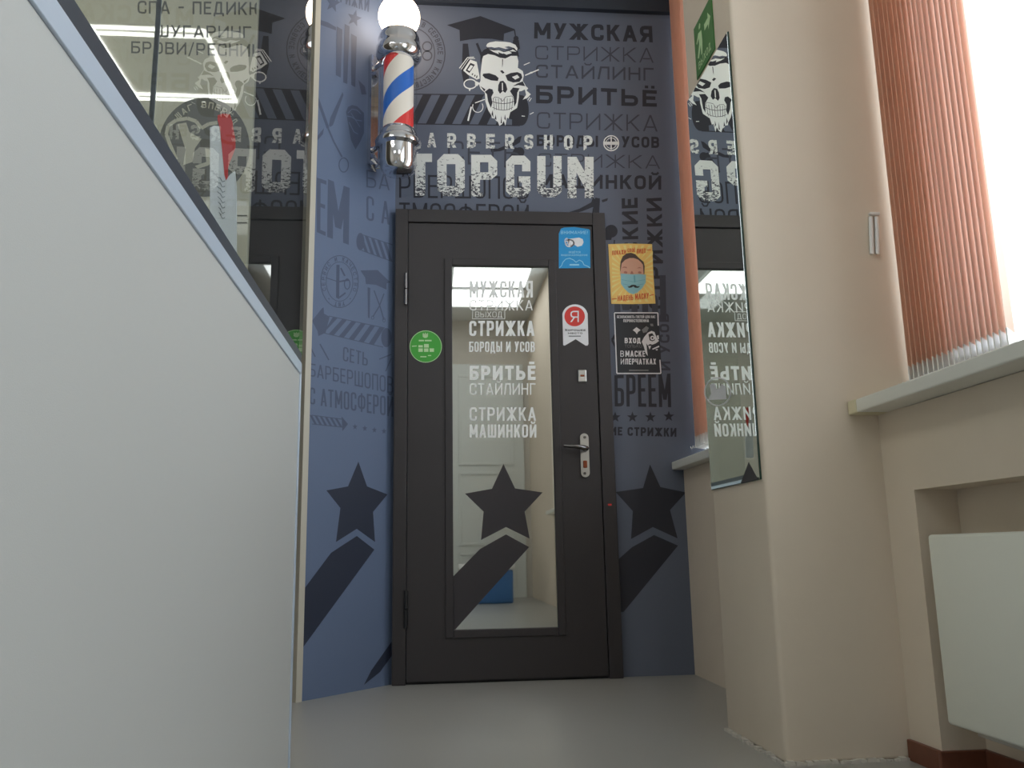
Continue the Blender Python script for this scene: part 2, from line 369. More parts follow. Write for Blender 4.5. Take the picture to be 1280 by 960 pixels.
# ================================================================== STRUCTURE
CH = 3.30                                  # ceiling height
b = MB(); b.box((-2.7, -2.8, -.06), (1.6, 3.9, 0)); struct(b.obj('floor', 'floor'), 'speckled grey linoleum floor in front of the barbershop door', 'floor')
b = MB(); b.box((-2.7, -2.8, CH), (1.6, 3.9, CH+.06)); struct(b.obj('ceiling', 'ceil'), 'white ceiling above the hallway', 'ceiling')
wf = MB().box((-.156, 3.70, 0), (1.6, 3.88, CH-.20)).obj('wall_front', 'paper')
struct(wf, 'grey-blue wallpapered wall with dark lettering around the black door', 'wall')
wa = MB().prism([(CB.x, CB.y), (CA.x, CA.y), (CA.x, CA.y+.12), (CB.x-.10, CB.y+.10)], 0, CH-.20).obj('wall_corner', 'paper_daylit')
struct(wa, 'narrow angled wall left of the door, printed wallpaper with daylight blue put into its colour and a big star', 'wall')
t = MB().box((-.156, 3.672, CH-.203), (1.6, 3.88, CH)).obj('trim_1', 'navy'); struct(t, 'dark navy band above the wallpaper over the door', 'trim')
b = MB().prism([(CB.x, CB.y), (CA.x, CA.y-.02), (CA.x, CA.y+.12), (CB.x-.10, CB.y+.10)], CH-.20, CH); struct(b.obj('trim_2', 'navy'), 'dark band above the angled wallpaper', 'trim')
# cream corner trim at the end of the angled wall
q0 = Vector((CB.x, CB.y, 0)); nn = ANG.n
b = MB().prism([(q0.x-.028*dd.x+nn.x*.006, q0.y-.028*dd.y+nn.y*.006), (q0.x+nn.x*.006, q0.y+nn.y*.006), (q0.x-nn.x*.04, q0.y-nn.y*.04), (q0.x-.025*dd.x-nn.x*.04, q0.y-.025*dd.y-nn.y*.04)], 0, CH)
struct(b.obj('trim_3', 'cream'), 'narrow cream vertical corner strip beside the angled wallpaper', 'trim')
struct(MB().box((-2.7, 3.40, 0), (-.51, 3.52, CH)).obj('wall_back', 'char'), 'dark wall of the neighbouring salon behind the glass counter', 'wall')
struct(MB().box((-2.8, -2.8, 0), (-2.7, 3.52, CH)).obj('wall_left', 'beige_l'), 'pale wall far to the left', 'wall')
struct(MB().box((-2.8, -2.9, 0), (1.6, -2.8, CH)).obj('wall_rear', 'beige_l'), 'pale wall behind the camera', 'wall')

# right wall: near segment with radiator niche and window, far segment with window
XW, XF, NZ, NY = 1.19, 1.115, .655, 2.025
b = MB()
b.box((XW, NY, 0), (1.60, 2.17, .88))                        # pier between niche and column
b.box((XW, -.9, NZ), (1.60, NY, .862))                        # below the sill
b.box((1.30, -.9, 0), (1.60, NY, NZ))                         # back of the niche
b.box((XW, -2.8, 0), (1.60, -.9, CH)); b.box((1.19, -.9, 3.24), (1.60, 2.17, CH))
struct(b.obj('wall_right', 'beige'), 'beige plaster wall with the radiator niche under the near window', 'wall')
b = MB(); b.box((XF, 2.58, 0), (1.6, 3.70, .862)); b.box((XF, 2.58, 3.24), (1.6, 3.70, CH))
struct(b.obj('wall_side', 'beige'), 'short beige wall under the far window, beside the door wall', 'wall')
b = MB().box((.866, 2.16, 0), (1.6, 2.585, CH), .012)
col = struct(b.obj('column', 'beige', smooth=True), 'square beige plaster column jutting out between the two windows', 'column')
b = MB()                                                      # crumbly edge of plaster where column meets floor
for i in range(70):
    if i < 35: x, y = .862+random.uniform(-.004, .002), 2.165+i*.012
    else: x, y = .866+(i-35)*.0092, 2.157+random.uniform(-.004, .002)
    s_ = random.uniform(.003, .008); b.box((x-s_, y-s_, 0), (x+s_, y+s_, s_*1.3))
o = b.obj('plaster_crumb', 'beige_l', col); o['kind'] = 'stuff'
bb = MB(); bb.box((XW-.012, NY, 0), (XW, 2.158, .05), .003); bb.box((XW-.012, NY-.012, 0), (1.30, NY, .05), .003); bb.box((1.288, -.9, 0), (1.30, NY-.012, .05), .003)
struct(bb.obj('baseboard_right', 'base'), 'red-brown wooden skirting board at the foot of the niche', 'baseboard')

# windows
def window(name, y0, y1, n, label):
    t = thing(name, label, 'window', (1.48, (y0+y1)/2, .9)); t['kind'] = 'structure'; x0, x1, z0, z1 = 1.47, 1.53, .90, 3.24
    f = MB(); f.box((x0, y0, z0), (x1, y1, z0+.06), .004); f.box((x0, y0, z1-.06), (x1, y1, z1), .004)
    for k in range(n+1):
        yy = y0+(y1-y0-.06)*k/n; f.box((x0, yy, z0), (x1, yy+.06, z1), .004)
    f.obj('window_frame', 'pvc', t)
    for k in range(n):
        a, c = y0+(y1-y0-.06)*k/n+.06, y0+(y1-y0-.06)*(k+1)/n
        s = MB(); s.box((x0-.012, a, z0+.06), (x0+.03, a+.045, z1-.06), .003); s.box((x0-.012, c-.045, z0+.06), (x0+.03, c, z1-.06), .003)
        s.box((x0-.012, a+.045, z0+.06), (x0+.03, c-.045, z0+.105), .003); s.box((x0-.012, a+.045, z1-.105), (x0+.03, c-.045, z1-.06), .003)
        so = s.obj('sash', 'pvc', t); MB().box((x0+.008, a+.045, z0+.105), (x0+.014, c-.045, z1-.105)).obj('pane', 'wglass', so)
    return t
w1 = window('window_1', -.9, 2.16, 3, 'overexposed white window behind the near orange blind')
w2 = window('window_2', 2.585, 3.70, 1, 'window between column and door wall behind the far orange blind')
s1 = MB().box((1.108, -.9, .8635), (1.49, 2.115, .898), .004).obj('window_sill', 'sill', w1)
cp = MB().box((1.106, 2.115, .862), (1.49, 2.158, .8995), .004).obj('sill_end_cap', 'sillcap', w1); cp['label'] = 'yellowed plastic end cap of the sill'
MB().box((1.062, 2.587, .8635), (1.49, 3.698, .898), .004).obj('window_sill', 'sill', w2)

# ================================================================== WALL PRINTS (front wall)
def stripes_band(name, pl, tl, tr, br, bl, n, m, parent, lw=1.0, duty=.5, slant=.5, off=.0006, phase=0.):
    b = MB(); q = (bl, br, tr, tl); off += step()
    for e in (line([tl, tr], lw), line([bl, br], lw)):
        for s in e: b.poly(P(pl, s, off))
    for i in range(n):
        a = (i+phase)/(n); c = a+duty/n; d = slant/n
        b.poly(P(pl, [mapq(min(1, max(0, a-d)), 0, q), mapq(min(1, max(0, c-d)), 0, q), mapq(min(1, c+d), 1, q), mapq(min(1, a+d), 1, q)], off+8e-6))
    return b.obj(name, m, parent, recalc=False)
F = FRONT
rows = [('МУЖСКАЯ', [(667.5,48),(816,53),(815,32.5),(668,28)], .045), ('СТРИЖКА', [(669,74),(817,78.5),(817,60),(669,57)], -.008),
 ('СТАЙЛИНГ', [(670,97),(817,101),(817,85),(670,80.5)], .012), ('БРИТЬЁ', [(670,129),(821,133.5),(821,113),(670,106.5)], .04),
 ('СТРИЖКА', [(671,160.5),(822,164.5),(822,144),(671,140)], -.008), ('БОРОДЫ И УСОВ', [(671,182.5),(824,185),(824,171),(671,168.5)], .04),
 ('СТРИЖКА', [(672.5,208),(825,211),(825,194.5),(672.5,191.5)], -.008), ('МАШИНКОЙ', [(672.5,235),(826.5,237),(826.5,219.5),(672.5,217.5)], .04)]
for s, q, bo in rows: text(s, q, F, 'ink2' if bo > .03 else 'ink', wf, bo)
text('МУЖСКИЕ', [(799,386),(797,247),(777,248),(780,386)], F, 'ink2', wf, .04)
text('СТРИЖКИ', [(830,386),(827,247),(808,248),(811,386)], F, 'ink2', wf, .04)
text('И УСОВ', [(838,463),(836,392),(824,392),(825,463)], F, 'ink', wf, .04)
text('МЫ', [(768,400),(833,400),(832,344),(768,344)], F, 'ink', wf, .05)
text('БРЕЕМ', [(768.5,508),(839,509),(838,467),(768,469)], F, 'ink2', wf, .03)
text('МУЖСКИЕ СТРИЖКИ', [(716,543),(845.5,546),(845.5,535),(716,532.5)], F, 'ink2', wf, .045)
for c in ((769,521.5),(790.5,521.5),(813,521.5),(836,520.5)): shape('printed_star', F, [star(*c, 7)], 'ink2', wf)
shape('printed_star', F, [[(812.5,580.5),(825.5,608.8),(857.5,615.5),(837.5,637.5),(847,673),(816,658.8),(788.8,673.8),(791,638.8),(769.5,615),(803.8,610)]], 'ink2', wf)
shape('printed_ribbon', F, [[(817.5,668.8),(847.5,682),(779.5,765),(772,765),(772,700),(790,684)]], 'ink2', wf)
# thin lettering partly behind the big logo
text('СЕТЬ', [(560,205),(650,207),(650,178),(560,176)], F, 'ink', wf, -.012)
text('РБЕРШОПОВ', [(499,247),(661,249),(661,221),(499,218)], F, 'ink2', wf, -.012)
text('ТМОСФЕРОЙ', [(499,285),(661,287),(661,256),(499,253)], F, 'ink2', wf, -.012)
# round emblem behind the pole lamp
b = MB()
for q in ringq(511,67,46,47,1.4)+ringq(511,67,33,34,1.2)+ringq(534,58,6.5,6.5,1.6)+ringq(534,69.5,6.5,6.5,1.6)+line([(529,61),(495,80)],2.5)+line([(529,67),(495,52)],2.5):
    if min(p[0] for p in q) > 498: b.poly(P(F, q, .0006))
word = 'В СЕРВИСЕ И КАЧЕСТВЕ'
for i, ch in enumerate(word):
    if ch == ' ': continue
    a = math.radians(-62+i*7.6); ux, uy = math.cos(a), math.sin(a); tx, ty = -uy, ux; cx, cy = 511+39.5*ux, 67+40.5*uy; hw, hh = 1.9, 3.4
    text(ch, [(cx-tx*hw-ux*hh, cy-ty*hw-uy*hh), (cx+tx*hw-ux*hh, cy+ty*hw-uy*hh), (cx+tx*hw+ux*hh, cy+ty*hw+uy*hh), (cx-tx*hw+ux*hh, cy-ty*hw+uy*hh)], F, None, None, .02, mb=b)
b.obj('printed_emblem', 'ink', wf, recalc=False)
# graduation cap, comb, pole graphic
shape('printed_cap', F, [[(600.6,20),(643.5,36.5),(643,38),(630,42),(629.4,51),(615,48.5),(600,48),(586,49.5),(575,51.5),(574.4,37.5),(558.8,31.3)]]+line([(643,37),(644.5,46)],1.5)+[ell(645,48,3.2), [(641.5,50),(648.5,50),(650,61),(644,64),(640,58)]], 'ink2', wf)
shape('printed_comb', F, [[(578.5,54.5),(585,54.5),(587,72),(586,100),(580,105),(577,90)]]+line([(596,54),(604,74)],3)+line([(612,54),(606,70)],2), 'ink2', wf)
stripes_band('printed_barber_pole', F, (498,117.5),(650,119),(650,157),(498,154.5), 7, 'ink2', wf, 1.3, .5, .42)
shape('printed_pole_end', F, [ell(652,138,9,19), [(640,119),(652,119),(652,157),(640,157)]], 'ink2', wf)
# razor silhouettes
shape('printed_razor', F, [[(613,185),(622,186),(640,178),(648,171),(652,170),(650,178),(640,184),(625,189),(614,190)],
      [(644,184),(650,186),(640,207),(634,212),(630,208)], ell(649.5,190,6), [(646,196),(653,196),(656,206),(640,207)]], 'ink2', wf)
shape('printed_razor', F, [[(706,267),(724,261),(739,253),(741,247),(745,250),(743,258),(728,264),(714,268)], [(744,247),(750,248),(749,268),(740,268)], [(752,250),(760,247.5),(759,251),(753,253)], ell(764,289,8), [(758,284),(768,284),(764,300),(756,300)]], 'ink2', wf)
shape('printed_blade', F, line([(765,425),(779,404)],3)+line([(765,425),(779,452)],2.5)+line([(764,380),(768,300)],1.5), 'ink2', wf)

# big worn white shop name
for ch, cx in zip('BARBERSHOP', [514.8,539.6,564.6,589.4,613,637,661,685.5,710.5,735]):
    yo = (cx-539.6)*.0175; text(ch, [(cx-5.6,184.3+yo),(cx+5.6,184.3+yo),(cx+5.6,166+yo),(cx-5.6,166+yo)], F, 'worn_s', wf, .045, name='printed_letter', off=.0012)
def block(ch, x0, x1, y0, y1):
    w_, h_ = x1-x0, y1-y0; s = .34*w_; c = .24*w_
    def X(u, v): return (x0+u, y0+v)
    rect = lambda a, b_, d, e: [X(a, b_), X(d, b_), X(d, e), X(a, e)]
    if ch == 'T': return [rect(0, 0, w_, .2*h_), rect(.3*w_, .2*h_, .72*w_, h_)]
    if ch == 'O': 
        return [[X(c,0),X(w_-c,0),X(w_,c),X(w_,h_/2),X(w_-s,h_/2),X(w_-s,.24*h_),X(s,.24*h_),X(s,h_/2),X(0,h_/2),X(0,c)], [X(0,h_/2),X(s,h_/2),X(s,.76*h_),X(w_-s,.76*h_),X(w_-s,h_/2),X(w_,h_/2),X(w_,h_-c),X(w_-c,h_),X(c,h_),X(0,h_-c)]]
    if ch == 'P': return [rect(0, 0, s, h_), [X(s,0),X(w_-c,0),X(w_,c),X(w_,.48*h_),X(w_-c,.60*h_),X(s,.60*h_),X(s,.42*h_),X(w_-s,.42*h_),X(w_-s,.18*h_),X(s,.18*h_)], rect(s*.9, .9*h_, s*1.3, h_)]
    if ch == 'G': return [[X(c,0),X(w_-c,0),X(w_,c),X(w_,.38*h_),X(w_-s,.38*h_),X(w_-s,.22*h_),X(s,.22*h_),X(s,.78*h_),X(w_-s,.78*h_),X(w_-s,.65*h_),X(.52*w_,.65*h_),X(.52*w_,.50*h_),X(w_,.50*h_),X(w_,h_-c),X(w_-c,h_),X(c,h_),X(0,h_-c),X(0,c)]]
    if ch == 'U': return [[X(0,0),X(s,0),X(s,.78*h_),X(w_-s,.78*h_),X(w_-s,0),X(w_,0),X(w_,h_-c),X(w_-c,h_),X(c,h_),X(0,h_-c)]]
    if ch == 'N': return [rect(0, 0, s, h_), rect(w_-s, 0, w_, h_), [X(s,0),X(s,.38*h_),X(w_-s,h_*.75),X(w_-s,.36*h_),X(s,0)][:4]]
for ch, a, c, y0, y1 in (('T',510,540,192,244.5),('O',546.5,581,192.5,245.3),('P',589,621.5,193.5,245.5),('G',632.5,663,194.5,246.3),('U',671.5,702,195,246.6),('N',709.5,742,196,247.6)):
    shape('printed_letter', F, block(ch, a, c, y0, y1), 'worn', wf, .0012)
b = MB()
for q in ringq(764,179,10,10,1.4)+ringq(764,179,7,7,.8)+line([(755,179),(773,179)],4)+line([(764,171),(764,187)],1.5): b.poly(P(F, q, .0012))
b.obj('printed_badge', 'white', wf, recalc=False)
# skull logo
def sk(pts): return [(560+x/7.385, 40+y/7.385) for x, y in pts]
shape('printed_skull', F, [sk([(320,220),(370,203),(430,215),(480,238),(530,243),(580,218),(635,210),(650,270),(645,330),(690,360),(700,400),(690,450),(715,490),(710,530),(680,545),(655,550),(655,600),(640,690),(622,740),(600,730),(590,790),(575,760),(560,800),(545,790),(530,866),(515,820),(500,850),(475,866),(460,830),(440,815),(432,800),(405,795),(400,770),(370,720),(345,640),(340,560),(300,525),(285,480),(300,450),(300,380)])], 'white', wf, .0012)
g_ = [[(325,385),(380,380),(440,400),(467,425),(460,452),(400,447),(340,425),(320,402)], [(530,400),(580,378),(640,370),(675,385),(686,420),(660,460),(600,466),(550,448)],
 [(480,455),(510,450),(535,480),(548,530),(530,562),(505,545),(480,570),(462,540),(465,490)], [(340,552),(380,522),(410,530),(420,560),(400,600),(410,655),(395,700),(370,640),(360,575)],
 [(572,545),(600,512),(660,520),(640,560),(632,650),(612,690),(606,600)], [(480,360),(500,352),(522,375),(505,385)], [(500,250),(508,250),(506,300),(500,330)], [(335,548),(300,500),(345,530)], [(560,800),(575,740),(640,700),(650,760),(600,810)],
 [(432,800),(440,760),(448,812)], [(486,845),(492,770),(499,840)], [(402,760),(412,720),(420,790)], [(520,800),(527,760),(535,820)], [(690,455),(640,475),(600,500),(650,490),(712,500)]]
shape('skull_shading', F, [sk(q) for q in g_], 'ink2', wf, .0018)
tl_ = []
for x in (418, 440, 465, 492, 520, 548, 575, 598): tl_ += line(sk([(x, 612), (x+(508-x)*.12, 720)]), .55)
tl_ += line(sk([(405,640),(450,655),(510,662),(570,655),(612,638)]), .7)+line(sk([(410,695),(460,715),(510,722),(560,715),(600,695)]), .6)+line(sk([(415,620),(430,600),(470,605),(505,640),(530,600),(590,590),(605,610)]), .5)
shape('skull_teeth_lines', F, tl_, 'ink2', wf, .0018)
shape('skull_hair', F, [sk([(300,200),(330,165),(360,150),(440,160),(520,180),(600,150),(645,175),(658,230),(640,220),(580,220),(530,244),(480,236),(430,215),(370,203),(325,222),(300,300)])], 'ink2', wf, .0014)
shape('skull_hair_light', F, [sk([(352,130),(362,108),(385,96),(440,86),(520,90),(575,97),(622,118),(642,150),(636,175),(612,148),(560,132),(520,140),(560,150),(530,156),(470,140),(430,146),(400,138),(365,142)]), sk([(560,178),(600,160),(632,182),(600,180)]), sk([(420,170),(470,168),(540,196),(500,200)]), sk([(380,160),(460,180),(470,205),(420,185)]), sk([(500,190),(560,175),(590,195),(540,210)]), sk([(590,415),(640,395),(660,420),(620,440)]), sk([(497,470),(507,470),(508,540),(498,540)])], 'white', wf, .0022)
shape('printed_clipper', F, [sk([(140,355),(205,255),(265,275),(290,400),(292,430),(265,440),(185,395)])]+line(sk([(105,335),(180,235),(240,232)]), 1)+line(sk([(122,345),(192,245),(250,245)]), .8)+ringq(*sk([(205,480)])[0], 8.5, 6.5, 1.5, 20)+[sk([(250,450),(295,470),(270,500),(250,490)]), sk([(215,520),(200,548),(190,530)])]
  +ringq(*sk([(275,690)])[0], 7, 7.5, 1, 20, -.6, 3.6)+line(sk([(340,622),(250,655)]), 1.2)+line(sk([(215,690),(185,820)]), 2)+line(sk([(712,400),(838,347)]), 1.5)+[sk([(712,400),(770,365),(780,380),(720,398)])]+line(sk([(700,305),(755,282)]), 1)
  +[sk([(700,480),(740,520),(725,540),(765,575),(730,610),(690,625),(720,580)])]+line(sk([(735,630),(755,600)]), .9)+line(sk([(750,640),(770,610)]), .9)+line(sk([(680,775),(710,778)]), .9)+line(sk([(755,760),(790,742)]), .9), 'white', wf, .0012)
shape('clipper_detail', F, [sk([(163,355),(207,285),(248,302),(198,378)])]+[sk([(218,395),(226,380),(234,385),(226,400)]), sk([(240,408),(248,393),(256,398),(248,413)]), sk([(258,420),(266,400),(273,405),(266,428)])], 'ink2', wf, .0018)
shape('clipper_window', F, [sk([(180,350),(210,305),(232,315),(200,362)])], 'white', wf, .0022)

# ================================================================== WALL PRINTS (angled wall)
A = ANG
def a8(pts, oy=0, ox=380): return [(ox+x/8, oy+y/8) for x, y in pts]
shape('printed_star', A, [[(448,577),(458.8,608),(484.3,618),(466.3,640),(468.8,677.5),(446,661),(420,677.5),(425.5,635),(408,613),(435,608)]], 'ink2_daylit', wa)
shape('printed_ribbon', A, [[(446,670),(468,687),(374.5,815),(376.5,741),(413.8,691)]], 'ink2_daylit', wa)
shape('printed_ribbon', A, [[(489.5,802),(489.5,820),(475,840),(455,856),(464,838)]], 'ink2_daylit', wa)
text('СЕТЬ', [(428.5,451),(459.5,457.5),(460,441.5),(429,433)], A, 'ink_daylit', wa, -.006)
text('БАРБЕРШОПОВ', [(387,470),(491.5,492.5),(491.5,471),(387,454)], A, 'ink_daylit', wa, -.006)
text('С АТМОСФЕРОЙ', [(387,505),(491.5,521),(491.5,496),(387,484)], A, 'ink_daylit', wa, -.006)
text('М', [(409,296),(436,306),(437,235),(410,224)], A, 'ink_daylit', wa, .05)
text('Е', [(396,290),(407,295),(408,226),(396,222)], A, 'ink_daylit', wa, .05)
text('СТРИЖКИ', [(412,-2),(461,15),(462,-2),(412,-20)], A, 'ink_daylit', wa, .03)
text('БА', [(458,234),(487,238),(487,217),(458,212)], A, 'ink_daylit', wa, -.014)
text('С А', [(458,275),(487,281),(487,253),(458,244)], A, 'ink_daylit', wa, -.014)
for c in ((443.8,533.5),(456,535.5),(468,537.5),(480,539)): shape('printed_star', A, [star(*c, 4, 0, .8)], 'ink_daylit', wa)
shape('printed_star', A, [star(443, 23, 11, .25, .85)], 'ink_daylit', wa); shape('printed_star', A, [star(416, 4, 12, .2, .8)], 'ink_daylit', wa)
shape('printed_bars', A, [[(421,33),(428,37),(426,97),(420,94)], [(431,30),(437,33),(434,105),(429,103)], [(439,42),(446,46),(444,109),(439,106)], [(398,24),(410,28),(420,34),(420,38),(398,30)], [(448,100),(456,108),(458,118),(452,118)]], 'ink_daylit', wa)
shape('printed_scissors', A, line(a8([(130,170),(180,310),(240,480)],100), 3.5)+[a8([(385,120),(395,150),(290,450),(262,470),(250,455),(262,380)],100)]+line(a8([(240,480),(300,620),(380,770)],100), 2)+ringq(*a8([(397,850)],100)[0], 6.5, 9.5, 1.3)+[a8([(200,480),(190,540),(130,610),(128,570)],100)], 'ink_daylit', wa)
shape('printed_drop', A, [a8([(420,320),(440,270),(480,250),(530,262),(570,300),(600,330),(600,530),(560,620),(515,695),(470,600)],100)], 'ink_daylit', wa)
shape('printed_drop_detail', A, line(a8([(440,330),(480,290),(530,300),(570,340)],100), 1)+line(a8([(430,360),(480,370),(520,400),(580,410)],100), 1.2)+line(a8([(450,420),(500,520),(540,540)],100), 1)+line(a8([(470,330),(560,470)],100), .8), 'paper_daylit', wa, .0012)
stripes_band('printed_barber_pole', A, (452,293),(490.5,306),(490.5,327),(452,313), 5, 'ink_daylit', wa, 1, .55, -.5)
shape('printed_pole_end', A, [ell(450.5,302,5,11)], 'ink_daylit', wa)
stripes_band('printed_barber_pole', A, (411,395),(481,410),(479,434),(404,416), 6, 'ink_daylit', wa, 1, .5, .45)
shape('printed_pole_end', A, [ell(483,422,6.5,12), [(390,401),(402,386),(404.5,384),(405,392),(412,396),(407,416),(398,420),(397,414)]], 'ink_daylit', wa)
stripes_band('printed_arrow', A, (390,519),(428,524),(428,534),(390,530), 6, 'ink_daylit', wa, 1, .5, -.5)
shape('printed_arrow_head', A, [[(427,520.5),(435,530),(428,539)]], 'ink_daylit', wa)
b = MB()
for q in ringq(424.4,352,24,33,1)+ringq(424.4,352,17,25,.8): b.poly(P(A, q, .0006))
for i, ch in enumerate('СЕРВИС И КАЧЕСТВО · УЮТ · '):
    if ch == ' ': continue
    a = math.radians(-200+i*13.8); ux, uy = math.cos(a), math.sin(a); cx, cy = 424.4+20.2*ux, 352+28.6*uy; tx, ty = -uy*1.5, ux*1.9; ux *= 2.2; uy *= 2.8
    text(ch, [(cx-tx-ux, cy-ty-uy), (cx+tx-ux, cy+ty-uy), (cx+tx+ux, cy+ty+uy), (cx-tx+ux, cy-ty+uy)], A, None, None, .02, mb=b)
for q in [[(420.5,331),(424.5,331),(424,374),(420,372)]]+line([(407,347),(422,352)],1)+line([(424,352),(436,350)],2)+ringq(434,355,4,7,1.2)+line([(424,372),(432,366)],2)+line([(426,335),(431,345)],2): b.poly(P(A, q, .0007))
b.obj('printed_emblem', 'ink_daylit', wa, recalc=False)
shape('printed_cap', A, [[(450.6,338),(472,337.5),(488,353),(483.5,354),(483,362),(470,356),(457.5,355),(456.5,347)]], 'ink_daylit', wa)
shape('printed_comb', A, [[(459.5,359),(462.8,360),(462,398),(460,397)]], 'ink_daylit', wa)
shape('printed_scissors', A, line([(467.5,363),(475,383),(480,400)],1.4)+line([(480,367),(474,383),(466,396)],1.4)+ringq(465.8,397,2,2.5,.7,16)+ringq(480,400,2,3,.7,16), 'ink_daylit', wa)
shape('printed_rays', A, line([(400,430),(411,450)],1.6)+line([(389,436),(394,446)],1.6)+line([(474,449),(489,443)],1.4)+line([(482,464),(489,448)],1.4), 'ink_daylit', wa)

# ================================================================== DOOR
DY = 3.665; DP = YP(DY)
def dxz(x, y, Y=DY): v = YP(Y).at(x, y); return v.x, v.z
xl, xr = -.152, .800; zt = 2.043
d1 = thing('door_1', 'dark brown steel barbershop door with mirrored glass and white lettering', 'door', (.32, 3.68, 0)); d1['kind'] = 'structure'
lx = dxz(509.5, 560)[0]; rx = dxz(750, 560)[0]; lz = dxz(630, 281)[1]
b = MB(); b.box((xl, DY-.008, 0), (lx-.003, 3.699, zt), .003); b.box((rx+.003, DY-.008, 0), (xr, 3.699, zt), .003); b.box((lx-.003, DY-.008, lz+.004), (rx+.003, 3.699, zt), .003)
b.obj('door_frame', 'door', d1)
mk = dxz(762, 631); MB().box((mk[0]-.009, DY-.009, mk[1]-.004), (mk[0]+.007, DY-.0078, mk[1]+.004)).obj('red_mark', 'red', d1)
gx0, gx1 = dxz(566, 560)[0], dxz(691.5, 560)[0]; gz0, gz1 = dxz(632, 785.5)[1], dxz(625, 333)[1]
b = MB(); b.box((lx, DY, .012), (gx0-.03, 3.695, lz)); b.box((gx1+.03, DY, .012), (rx, 3.695, lz)); b.box((gx0-.03, DY, .012), (gx1+.03, 3.695, gz0-.03)); b.box((gx0-.03, DY, gz1+.03), (gx1+.03, 3.695, lz))
b.obj('door_leaf', 'door', d1)
for (a, c, e, f_) in ((gx0-.034, gx0, gz0-.034, gz1+.034), (gx1, gx1+.034, gz0-.034, gz1+.034), (gx0, gx1, gz0-.034, gz0), (gx0, gx1, gz1, gz1+.034)):
    MB().box((a, DY-.007, e), (c, DY+.012, f_), .004).obj('glazing_bead', 'door', d1)
MB().box((lx-.003, DY+.018, 0), (rx+.003, 3.69, .02)).obj('threshold', 'black', d1)
GY = DY+.006; GP = YP(GY)
gl = MB().box((gx0, GY, gz0), (gx1, GY+.012, gz1)).obj('glass_pane', 'mirror_film', d1)
for s, q, bo in [('МУЖСКАЯ', R4(587,351,666,372), .045), ('СТРИЖКА', R4(587,375,666,388), 0), ('СТРИЖКА', R4(586.5,401,668,420), .05), ('БОРОДЫ И УСОВ', R4(586.5,427,668.5,440), .05),
        ('БРИТЬЁ', R4(587,457,669.5,475), .055), ('СТАЙЛИНГ', R4(587,479,669.5,493.5), .0), ('СТРИЖКА', R4(587,509,670,526), .012), ('МАШИНКОЙ', R4(587,530.5,670.5,547), .055)]:
    text(s, q, GP, 'white', gl, bo, off=.0008)
shape('printed_star', GP, [[(629.3,580),(643.8,610.5),(678.3,615.5),(655.8,639.5),(662,673.3),(632.5,658.8),(601.3,675),(604.5,639.5),(581.3,617),(615,611)]], 'door_ink', gl, .0008)
shape('printed_ribbon', GP, [[(632.5,668),(661.3,683.8),(569,787),(566,787),(566,721),(600,686.3)]], 'door_ink', gl, .0008)
sg = shape('exit_reflection', GP, line([(591,387),(631,387),(631,398.5),(590.5,398.5),(591,387)], .7), 'white', gl, .0008)  # reflected exit sign, its outline painted on the pane
text('ВЫХОД', R4(594,389.5,628,396.5), GP, 'white', gl, -.01, off=.0008)  # word of the reflected sign, painted on the pane too
# handle with long plate
x0, z1 = dxz(724.5, 542); x1, z0 = dxz(737, 596.5)
b = MB(); n = 12; hw = (x1-x0)/2; cx = (x0+x1)/2
out = [(cx+hw*math.cos(math.pi*i/n), DY-.001, z1-hw+hw*math.sin(math.pi*i/n)) for i in range(n+1)]+[(cx-hw*math.cos(math.pi*i/n), DY-.001, z0+hw-hw*math.sin(math.pi*i/n)) for i in range(n+1)]
b.slab(out, (0, -.007, 0)); hd = b.obj('door_handle', 'steel', d1)
hx, hz = dxz(731, 562); ex, ez = dxz(702, 559.5)
MB().tube([(hx, DY-.006, hz), (hx, DY-.045, hz), (hx-.012, DY-.055, hz+.001), ((hx+ex)/2, DY-.058, hz+.008), (ex, DY-.056, ez+.002)], [.011, .010, .011, .009, .007], 12).obj('lever', 'lever', hd, True)
kx, kz = dxz(731, 580)
MB().box((kx-.009, DY-.014, kz-.018), (kx+.009, DY-.006, kz+.014), .004).obj('lock_cylinder', 'brass', hd)
for yy in (547, 592):
    sx, sz = dxz(730.5, yy); MB().tube([(sx, DY-.006, sz), (sx, DY-.0105, sz)], .006, 12).obj('screw', 'lever', hd)
x0, z1 = dxz(722, 462.5); x1, z0 = dxz(733.5, 478)
lk = MB().box((x0, DY-.008, z0), (x1, DY, z1), .005).obj('lock_plate', 'steel', d1)
kx, kz = dxz(727.5, 470); MB().box((kx-.009, DY-.011, kz-.004), (kx+.009, DY-.007, kz+.004), .001).obj('keyhole', 'brass', lk)
for (ya, yb) in ((343, 382), (738, 785)):
    x, za = dxz(507.5, ya); _, zb = dxz(507.5, yb); zm = (za+zb)/2
    MB().tube([(x, DY-.016, zb), (x, DY-.016, zm-.002)], .008, 12).add([], []).obj('hinge', 'lever' if ya < 400 else 'black', d1, True)
    MB().tube([(x, DY-.016, zm+.002), (x, DY-.016, za)], .008, 12).obj('hinge', 'lever' if ya < 400 else 'black', d1, True)

